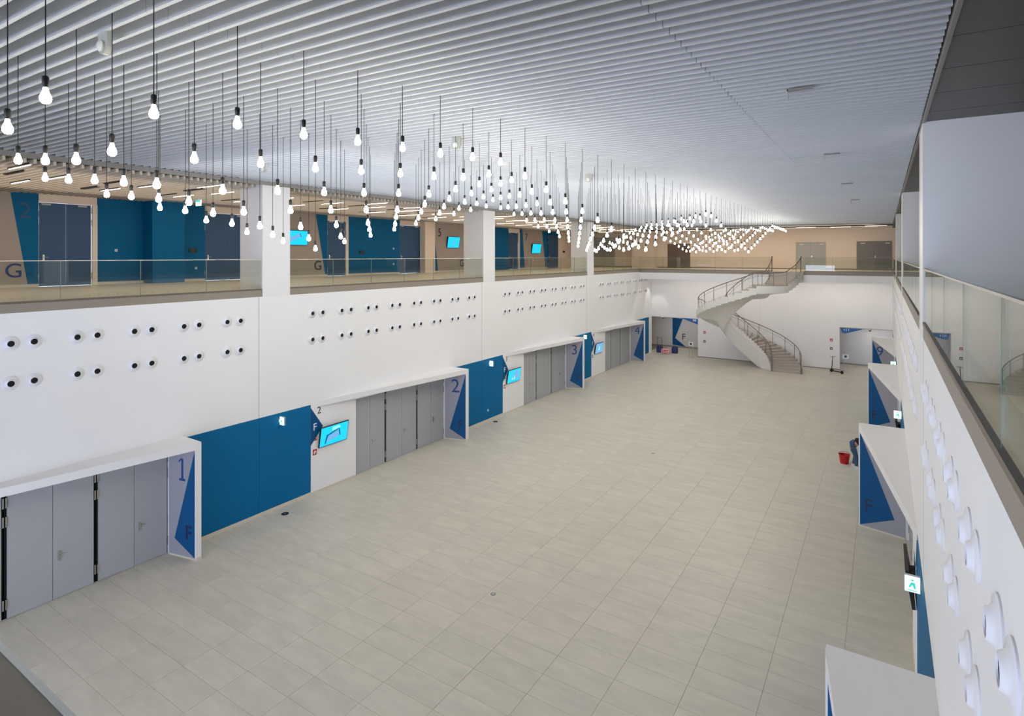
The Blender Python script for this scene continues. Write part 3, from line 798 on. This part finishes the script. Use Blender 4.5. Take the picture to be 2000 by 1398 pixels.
# ------------------------------------------------------------------ spiral staircase
CXs, CYs, AO, BO, WD = -8.6, 46.15, 3.67, 2.85, 2.05
ZT_ = [(0, 0), (168, 3.95), (195, 4.12), (287, 6.2), (320, 6.26), (360, 7.37)]
def zst(t):
    for (a, za), (c, zc) in zip(ZT_[:-1], ZT_[1:]):
        if t <= c: return za + (zc - za) * (t - a) / (c - a)
    return ZT_[-1][1]
def tinv(z):
    for (a, za), (c, zc) in zip(ZT_[:-1], ZT_[1:]):
        if z <= zc: return a + (c - a) * (z - za) / (zc - za)
    return 360.0
def pt(t, u):    # u=0 outer edge, 1 inner edge
    r = math.radians(t)
    return CXs + (AO - WD * u) * math.cos(r), CYs + (BO - WD * u * .93) * math.sin(r)
st = empty('spiral_staircase', (0, 0, 0)); tag(st, 'sculptural white spiral staircase up to the far balcony', 'staircase')
h = 7.37 / 44
for i in range(44):
    t0, t1 = tinv(i * h), tinv((i + 1) * h)
    nseg = max(1, int((t1 - t0) / 8))
    b = MB()
    for j in range(nseg):
        a, c = t0 + (t1 - t0) * j / nseg, t0 + (t1 - t0) * (j + 1) / nseg
        zt = (i + 1) * h; zb = max(0.0, zt - h - .03)
        A, Bq, Cq, D = pt(a, -.0), pt(c, -.0), pt(c, 1.0), pt(a, 1.0)
        b.prism([A, Bq, Cq, D], 'z', zb, zt)
    b.build('step', TREAD, st)
# body: flank, soffit and deep inner spine
sec = [(0.0, -.02), (-.012, .02), (-.012, -.38), (.35, -.46), (.70, -.62), (.86, -1.05), (.95, -1.15), (1.012, -1.0), (1.012, .02), (1.0, -.02)]
b = MB(); N = 120; ns = len(sec)
for k in range(N + 1):
    t = 360.0 * k / N
    dp = 1.5 if t < 90 else (1.5 - .35 * (t - 90) / 90 if t < 180 else max(.55, 1.15 - .6 * (t - 180) / 90))
    for (u, dz) in sec:
        x, y = pt(t, u); z = zst(t) + (dz if dz > -.5 else -.46 + (dz + .46) * dp * 1.12)
        b.v.append((x, y, max(z, 0.0) if dz < 0.01 else z + .0))
for k in range(N):
    for i in range(ns):
        j = (i + 1) % ns
        b.f.append((k*ns + i, k*ns + j, (k+1)*ns + j, (k+1)*ns + i)); b.m.append(0)
b.f.append(tuple(range(ns))); b.m.append(0); b.f.append(tuple(N*ns + i for i in reversed(range(ns)))); b.m.append(0)
b.build('sculpted_body', STAIRW, st, True)
# saw-tooth flanks
for u, nm in ((-.02, 'outer'), (1.02, 'inner')):
    b = MB()
    for i in range(44):
        t0, t1 = tinv(i * h), tinv((i + 1) * h); nseg = max(1, int((t1 - t0) / 6))
        for j in range(nseg):
            a, c = t0 + (t1 - t0) * j / nseg, t0 + (t1 - t0) * (j + 1) / nseg
            u2 = u + (.012 if u > 0 else -.012)
            b.prism([pt(a, u), pt(c, u), pt(c, u2), pt(a, u2)], 'z', max(0, i * h - .28), (i + 1) * h + .02)
    b.build('stepped_flank', STAIRW, st)
for u, nm in ((.03, 'outer'), (.97, 'inner')):
    path = []
    for k in range(0, 121):
        t = 3.0 * k; x, y = pt(t, u); path.append((x, y, zst(t) + 1.08))
    x, y = pt(0, u); path = [(x, y - .05, 1.0)] + path
    x, y = pt(360, u); path += [(x, YE + .05, 8.42)]
    MB().tube(path, .028, 8).build('handrail', RAILM, st, True)
    for dz in (.18, .85):
        pth = [(p[0], p[1], p[2] - 1.08 + dz) for p in path[1:-1]]
        MB().tube(pth, .009, 5).build('rail_wire', RAILM, st, True)
    t = 0.0; stp = 17 if u < .5 else 24
    while t <= 360.1:
        x, y = pt(t, u); z = zst(t)
        big = .035 if (t < 1 or t > 350) else .018
        MB().tube([(x, y, z), (x, y, z + 1.08)], big, 6).build('baluster', RAILM, st)
        t += stp

# ------------------------------------------------------------------ pendant bulbs
bb = MB()
prof = [(.012, -.075), (.016, -.085), (.018, -.105), (.026, -.125), (.034, -.145), (.0375, -.165), (.034, -.186), (.022, -.201), (.004, -.206)]
bb.lathe([(r * 1.05, z) for r, z in prof], 12); BUM = bb.mesh('bulb', BULBM, True)
bb = MB(); bb.lathe([(.006, .012), (.018, .008), (.024, -.004), (.024, -.055), (.019, -.072), (.019, -.080)], 10); SOM = bb.mesh('socket', BLACK, True)
bb = MB(); bb.tube([(0, 0, 0), (0.0, 0, .5), (0, 0, 1.0)], .0045, 5); COM = bb.mesh('cord', BLACK)
ZZ = [(8, 10.08), (17, 8.66), (25.4, 10.06), (35, 8.70), (44, 10.22), (53, 10.10)]
def zbulb(i, j):
    t = j - 1.42 * i
    if j < 8:
        A = 9.50 + .075 * i - .165 * j
        B_ = 10.08 - .235 * i + (.045 + .005 * i) * (j - 8)
        if i < 1: A = 0
        return max(A, B_)
    if t < 8: return 10.10 - .17 * (8 - t)
    for (a, za), (c, zc) in zip(ZZ[:-1], ZZ[1:]):
        if t <= c: return za + (zc - za) * (t - a) / (c - a)
    return ZZ[-1][1]
pend = []
for i in range(7):
    for j in range(52):
        X = -5.41 - .787 * i; Y = 1.80 + .783 * j
        de = -s_ * X + c_ * Y; px = 1000 + CAM_F * (c_ * X + s_ * Y) / de
        if px < -12: continue
        zc_ = zbulb(i, j) + random.uniform(-.012, .012)
        pend.append((de, i, j, X, Y, zc_))
pend.sort()
rest = MB()
for n, (de, i, j, X, Y, zc_) in enumerate(pend):
    z0 = zc_ + .155; z1 = 11.9
    if n < 300:
        e = empty('pendant_lamp', (X, Y, z0), random.uniform(0, 6))
        tag(e, 'glowing bare bulb on black cord, %s row from the right, %s from the near end' % (ORD[i+1], ordw(j+1)), 'pendant lamp', 'bare bulb pendants under the ceiling')
        link('bulb', BUM, e); link('socket', SOM, e)
        c2 = link('cord', COM, e, (0, 0, .01)); c2.scale = (1, 1, z1 - z0 - .01)
    else:
        rest.lathe([(r * 1.05, z) for r, z in prof], 8, 0, (X, Y, z0))
        rest.lathe([(.006, .012), (.024, 0), (.022, -.075)], 6, 1, (X, Y, z0))
        rest.tube([(X, Y, z0), (X, Y, z1)], .0045, 4, 1)
o = rest.build('distant_pendant_lamps', [BULBM, BLACK], None, True)
tag(o, 'farthest glowing bulbs of the pendant field', 'pendant lamps', kind='stuff')

# ------------------------------------------------------------------ ceiling detectors
def detector(x, y, zl, lab, m=GREYP):
    e = empty('ceiling_detector', (x, y, zl)); tag(e, lab, 'detector', 'ceiling detectors')
    MB().box(-.10, .10, -.025, .025, 0.0, .28).build('bracket', m, e)
    pr = [(.10 * math.cos(a), -.0 - .10 * math.sin(a)) for a in [PI * i / 10 for i in range(11)]]
    MB().prism(pr, 'y', -.025, .025).build('rounded_tip', m, e)
    MB().lathe([(.05, -.026), (.06, -.05), (.03, -.07)], 12, origin=(0, 0, -.02), axis='y').build('sensor', PLAS, e)
for a in ((-6.75, 2.75, 'pale grey bracket detector at the near left of the ceiling'), (-13.6, 9.2, 'white detector on the ceiling left of the first column'),
          (-7.0, 8.9, 'pale detector in the ceiling among the pendant cords'), (-7.0, 14.9, 'pale detector in the ceiling further along the pendants')):
    detector(a[0], a[1], cz(a[0]) - .12, a[2])
for n, y in enumerate((8.43, 14.15, 20.2, 26.2)):
    e = empty('ceiling_track', (-1.08, y, cz(-1.0))); tag(e, 'grey angled bracket hanging from the right part of the ceiling, %s from camera' % ORD[n+1], 'bracket', 'ceiling brackets')
    MB().box(0, .30, -.02, .02, -.03, .0).build('arm', BEAM, e); MB().box(-.015, .015, -.02, .02, -.14, 0).build('drop', GREYP, e)
# exit sign hanging in walkway
for n, (x, y) in enumerate(((-21.8, 12.0), (-21.5, 29.6), (-21.0, 43.0))):
    e = empty('hanging_exit_sign', (x, y, 10.55)); tag(e, 'white lit exit sign hanging in left walkway, %s from the near end' % ORD[n+1], 'exit sign', 'hanging exit signs')
    MB().box(-.16, .16, -.02, .02, -.16, .06).build('lit_panel', EXITW, e); MB().box(-.16, .16, -.025, -.02, -.02, .06).build('green_band', EXITG, e)
    MB().box(-.02, .02, -.01, .01, .06, .26).build('hanger', GREYP, e)

# ------------------------------------------------------------------ floor boxes
for n, (x, y, lab) in enumerate(((-16.6, 12.0, 'dark oval floor box by the first blue panel'), (-8.26, 11.98, 'small round floor box in the open floor'),
                                 (-16.75, 24.5, 'dark oval floor box by the second blue panel'), (-8.35, 24.25, 'tiny round floor box in the middle of the hall'),
                                 (-8.3, 46.6, 'small white cover on the floor before the staircase'))):
    e = empty('floor_box', (x, y, 0)); tag(e, lab, 'floor box', 'floor boxes')
    r = .12 if n in (0, 2) else .07
    MB().lathe([(r, 0), (r, .006), (r * .9, .010)], 16).build('lid', BLACK if n in (0, 2) else (PLAS if n == 4 else BEAM), e)
    MB().lathe([(r * .3, .010), (r * .28, .013)], 10).build('lid_centre', CHROME, e)

# ------------------------------------------------------------------ info stands
def stand(x, y, lab, rz=0):
    e = empty('info_stand', (x, y, 0), rz); tag(e, lab, 'sign stand', 'info stands')
    MB().box(-.22, .22, -.15, .15, 0, .02).build('foot_plate', CHROME, e)
    for sx in (-.12, .12): MB().tube([(sx, 0, .02), (sx, 0, 1.0)], .012, 6).build('leg', CHROME, e)
    MB().box(-.2, .2, -.012, .012, .95, 1.28).build('board', PLAS, e)
    MB().lathe([(.09, -.013), (.09, -.016)], 16, origin=(0, 0, 1.12), axis='y').build('blue_dot', INFOB, e)
stand(-2.35, 48.9, 'white sign board with blue dot on a steel stand, right alcove'); stand(-13.6, 48.9, 'white sign board with blue dot on a steel stand, left alcove')

# ------------------------------------------------------------------ bags by the left alcove
def bag_mat(name, c1, c2, sc_):
    m = bpy.data.materials.new(name); m.use_nodes = True; nt = m.node_tree; p = nt.nodes['Principled BSDF']
    ch = nt.nodes.new('ShaderNodeTexChecker'); ch.inputs['Scale'].default_value = sc_
    ch.inputs['Color1'].default_value = c1; ch.inputs['Color2'].default_value = c2
    tc = nt.nodes.new('ShaderNodeTexCoord'); mp = nt.nodes.new('ShaderNodeMapping'); mp.inputs['Rotation'].default_value = (0, PI/4, 0)
    nt.links.new(tc.outputs['Object'], mp.inputs[0]); nt.links.new(mp.outputs[0], ch.inputs['Vector']); nt.links.new(ch.outputs['Color'], p.inputs['Base Color'])
    p.inputs['Roughness'].default_value = .6
    return m
BAGR = bag_mat('red_check_weave', rgb(190, 20, 36), rgb(235, 215, 215), 9)
BAGB = bag_mat('navy_check_weave', rgb(20, 26, 84), rgb(60, 66, 130), 9)
def bag(x, y, w_, d_, h_, m, lab, rz=0):
    e = empty('woven_bag', (x, y, 0), rz); tag(e, lab, 'bag', 'woven bags')
    b = MB(); prof = []
    n = 20
    for (f, z) in ((.92, 0), (1.0, .12), (1.02, .5), (.96, .85), (.8, 1.0)):
        for k in range(n):
            a = 2 * PI * k / n; ca_, sa_ = math.cos(a), math.sin(a)
            sx = abs(ca_) ** .45 * (1 if ca_ > 0 else -1); sy = abs(sa_) ** .45 * (1 if sa_ > 0 else -1)
            b.v.append((sx * w_/2 * f, sy * d_/2 * f, z * h_))
    for i in range(4):
        for k in range(n):
            k2 = (k+1) % n; b.f.append((i*n+k, i*n+k2, (i+1)*n+k2, (i+1)*n+k)); b.m.append(0)
    b.f.append(tuple(range(n))); b.m.append(0); b.f.append(tuple(4*n + k for k in range(n))); b.m.append(0)
    b.build('body', m, e, True)
    for sy in (-1, 1):
        pth = [(w_*.22*math.cos(a), sy*d_*.25, h_ - .01 + .1*math.sin(a)) for a in [PI*i/8 for i in range(9)]]
        MB().tube(pth, .012, 5).build('strap', RED if m is BAGR else CLOTH_B, e)
bag(-16.6, 49.95, .55, .4, .55, BAGB, 'navy checked bag at the alcove corner, left of the red bag')
bag(-15.95, 49.55, .75, .45, .42, BAGR, 'red and white checked bag on the floor by the left alcove')
bag(-15.35, 50.2, .5, .4, .55, BAGB, 'navy checked bag right of the red bag')
e = empty('hand_trolley', (-16.95, 50.4, 0)); tag(e, 'thin dark trolley frame leaning beside the navy bag', 'trolley')
MB().tube([(0, 0, .02), (-.02, 0, 1.35)], .02, 6).build('upright', BLACK, e); MB().tube([(.35, .1, .02), (.33, .1, 1.2)], .015, 6).build('upright', BLACK, e)
MB().tube([(-.02, 0, 1.2), (.33, .1, 1.2)], .015, 6).build('crossbar', BLACK, e); MB().box(0, .36, -.2, .12, .0, .025).build('toe_plate', BLACK, e)

# ------------------------------------------------------------------ scooter
sx_, sy_ = -3.22, 48.25
ang = math.atan2(47.75 - 48.25, -2.5 + 3.22)
e = empty('kick_scooter', (sx_, sy_, 0), ang); tag(e, 'black electric kick scooter parked by the far wall', 'scooter')
for x in (0, .85): MB().lathe([(.05, -.022), (.11, -.022), (.115, 0), (.11, .022), (.05, .022)], 18, origin=(x, 0, .115), axis='y').build('wheel', BLACK, e, True)
MB().prism([(.12, .10), (.72, .10), (.85, .16), (.83, .20), (.70, .15), (.14, .15), (.04, .28), (-.0, .26)], 'y', -.075, .075).build('deck', BLACK, e)
MB().tube([(0, 0, .115), (.03, 0, .30), (.10, 0, 1.14)], [.02, .028, .02], 8).build('stem', BLACK, e, True)
MB().tube([(.10, -.24, 1.13), (.10, 0, 1.15), (.10, .24, 1.13)], .016, 8).build('handlebar', BLACK, e, True)
MB().box(.70, .98, -.05, .05, .235, .245).build('rear_fender', BLACK, e)

# ------------------------------------------------------------------ person and bucket
def skin_body(name, verts, edges, radii, m, parent, root=0, sub=2):
    me = bpy.data.meshes.new(name); me.from_pydata(verts, edges, []); me.materials.append(m)
    o = link(name, me, parent)
    sk = o.modifiers.new('skin', 'SKIN'); sk.use_smooth_shade = True
    for i, r in enumerate(radii):
        v = me.skin_vertices[0].data[i]; v.radius = (r, r); v.use_root = (i == root)
    ss_ = o.modifiers.new('sub', 'SUBSURF'); ss_.levels = sub; ss_.render_levels = sub
    return o
pe = empty('person', (-1.02, 27.0, 0)); tag(pe, 'person in black top and jeans bending over beside a red bucket', 'person')
# faces +X: pelvis back, torso leaning forward and down
V = [(-.05, 0, .90),            # 0 pelvis
     (.14, 0, 1.06), (.34, 0, 1.12), (.50, 0, 1.08), (.60, 0, 1.04),         # 1 waist 2 chest 3 neck base 4 neck
     (-.04, .10, .84), (.07, .12, .48), (-.01, .13, .09), (.13, .13, .04),     # 5 hipL 6 kneeL 7 ankleL 8 toeL
     (-.04, -.10, .84), (.10, -.12, .48), (.10, -.14, .09), (.24, -.14, .04),  # 9 hipR 10 kneeR 11 ankleR 12 toeR
     (.42, .17, 1.07), (.46, .21, .80), (.55, .18, .56), (.58, .17, .47),      # 13 shL 14 elL 15 wrL 16 palm
     (.42, -.17, 1.07), (.50, -.21, .80), (.62, -.17, .58), (.66, -.16, .49)]  # 17..
E_ = [(0,1),(1,2),(2,3),(3,4),(0,5),(5,6),(6,7),(7,8),(0,9),(9,10),(10,11),(11,12),(2,13),(13,14),(14,15),(15,16),(2,17),(17,18),(18,19),(19,20)]
R_ = [.14,.125,.14,.08,.055,.095,.065,.045,.035,.095,.065,.045,.035,.06,.045,.032,.03,.06,.045,.032,.03]
skin_body('body', V, E_, R_, SKIN, pe)
def sub_skin(name, ids, grow, m):
    idx = {a: n for n, a in enumerate(ids)}
    return skin_body(name, [V[a] for a in ids], [(idx[a], idx[b_]) for a, b_ in E_ if a in idx and b_ in idx], [R_[a] + grow for a in ids], m, pe)
jv = [(-.03, 0, .93), (.12, 0, 1.05), (-.03, .09, .80), V[6], V[7], (-.03, -.09, .80), V[10], V[11], (-.10, 0, .90)]
skin_body('jeans', jv, [(0,1),(0,2),(2,3),(3,4),(0,5),(5,6),(6,7),(0,8)], [.165, .145, .125, .085, .062, .125, .085, .062, .13], DENIM, pe, 0, 3)
tv_ = [(.06, 0, 1.03)] + [V[a_] for a_ in (1, 2, 3, 13, 14, 17, 18)]
skin_body('black_top', tv_, [(0,1),(1,2),(2,3),(2,4),(4,5),(2,6),(6,7)], [.158, .162, .172, .10, .085, .066, .085, .066], CLOTH_B, pe)
for a, c in ((7, 8), (11, 12)):
    x, y, z = V[a]
    MB().prism([(x - .08, 0), (x + .19, 0), (x + .19, .035), (x + .12, .07), (x + .02, .11), (x - .08, .10)], 'y', y - .045, y + .045).build('shoe', SHOE, pe)
# head with face and hair
hd = MB(); n = 14; m_ = 10
def ball(b, c, rx, ry, rz_, n=14, m_=10):
    prof0 = len(b.v)
    for i in range(m_ + 1):
        a = PI * i / m_
        for k in range(n):
            q = 2 * PI * k / n
            b.v.append((c[0] + rx * math.sin(a) * math.cos(q), c[1] + ry * math.sin(a) * math.sin(q), c[2] + rz_ * math.cos(a)))
    for i in range(m_):
        for k in range(n):
            k2 = (k + 1) % n; b.f.append((prof0+i*n+k, prof0+(i+1)*n+k, prof0+(i+1)*n+k2, prof0+i*n+k2)); b.m.append(0)
    return b
ball(hd, (.73, 0, .97), .10, .078, .115); ball(hd, (.79, 0, .875), .02, .014, .022); hd.build('head', SKIN, pe, True)
hr = MB(); ball(hr, (.715, 0, 1.0), .108, .088, .112); hr.build('hair', HAIR, pe, True)
ey = MB(); ball(ey, (.80, .03, .90), .010, .010, .010, 8, 6); ball(ey, (.80, -.03, .90), .010, .010, .010, 8, 6); ey.build('eyes', LETTER_W, pe, True)
for (wx, wy, wz) in (V[16], V[20]):
    for q in range(4):
        ln = (.065, .075, .07, .055)[q]; yy = wy + (q - 1.5) * .018
        skin_body('finger', [(wx, yy, wz), (wx + .01, yy, wz - ln * .55), (wx - .005, yy, wz - ln)], [(0,1),(1,2)], [.010, .009, .007], SKIN, pe, 0, 1)
    skin_body('thumb', [(wx - .01, wy + .03, wz + .03), (wx - .03, wy + .045, wz), (wx - .03, wy + .045, wz - .03)], [(0,1),(1,2)], [.011, .010, .008], SKIN, pe, 0, 1)
be = empty('bucket', (-1.36, 27.35, 0)); tag(be, 'red plastic bucket on the floor beside the bending person', 'bucket')
b = MB(); b.lathe([(.005, .004), (.145, .004), (.15, 0), (.155, .0), (.20, .34), (.215, .34), (.215, .36), (.195, .36), (.185, .33), (.145, .02), (.005, .02)], 24); b.build('pail', RED, be, True)
MB().tube([(.20*math.cos(a), .02, .36 + .12*math.sin(a)) for a in [PI*i/10 for i in range(11)]], .008, 6).build('bail_handle', BLACK, be, True)

# ------------------------------------------------------------------ lettering to plain meshes
bpy.context.view_layer.update()
dg = bpy.context.evaluated_depsgraph_get()
for o in [o for o in sc.objects if o.type == 'FONT']:
    me = bpy.data.meshes.new_from_object(o.evaluated_get(dg))
    nm = o.name; par = o.parent; lo_, ro_ = o.location.copy(), o.rotation_euler.copy()
    bpy.data.objects.remove(o)
    n_ = bpy.data.objects.new(nm, me); COL.objects.link(n_); n_.parent = par; n_.location = lo_; n_.rotation_euler = ro_
bpy.context.view_layer.update()
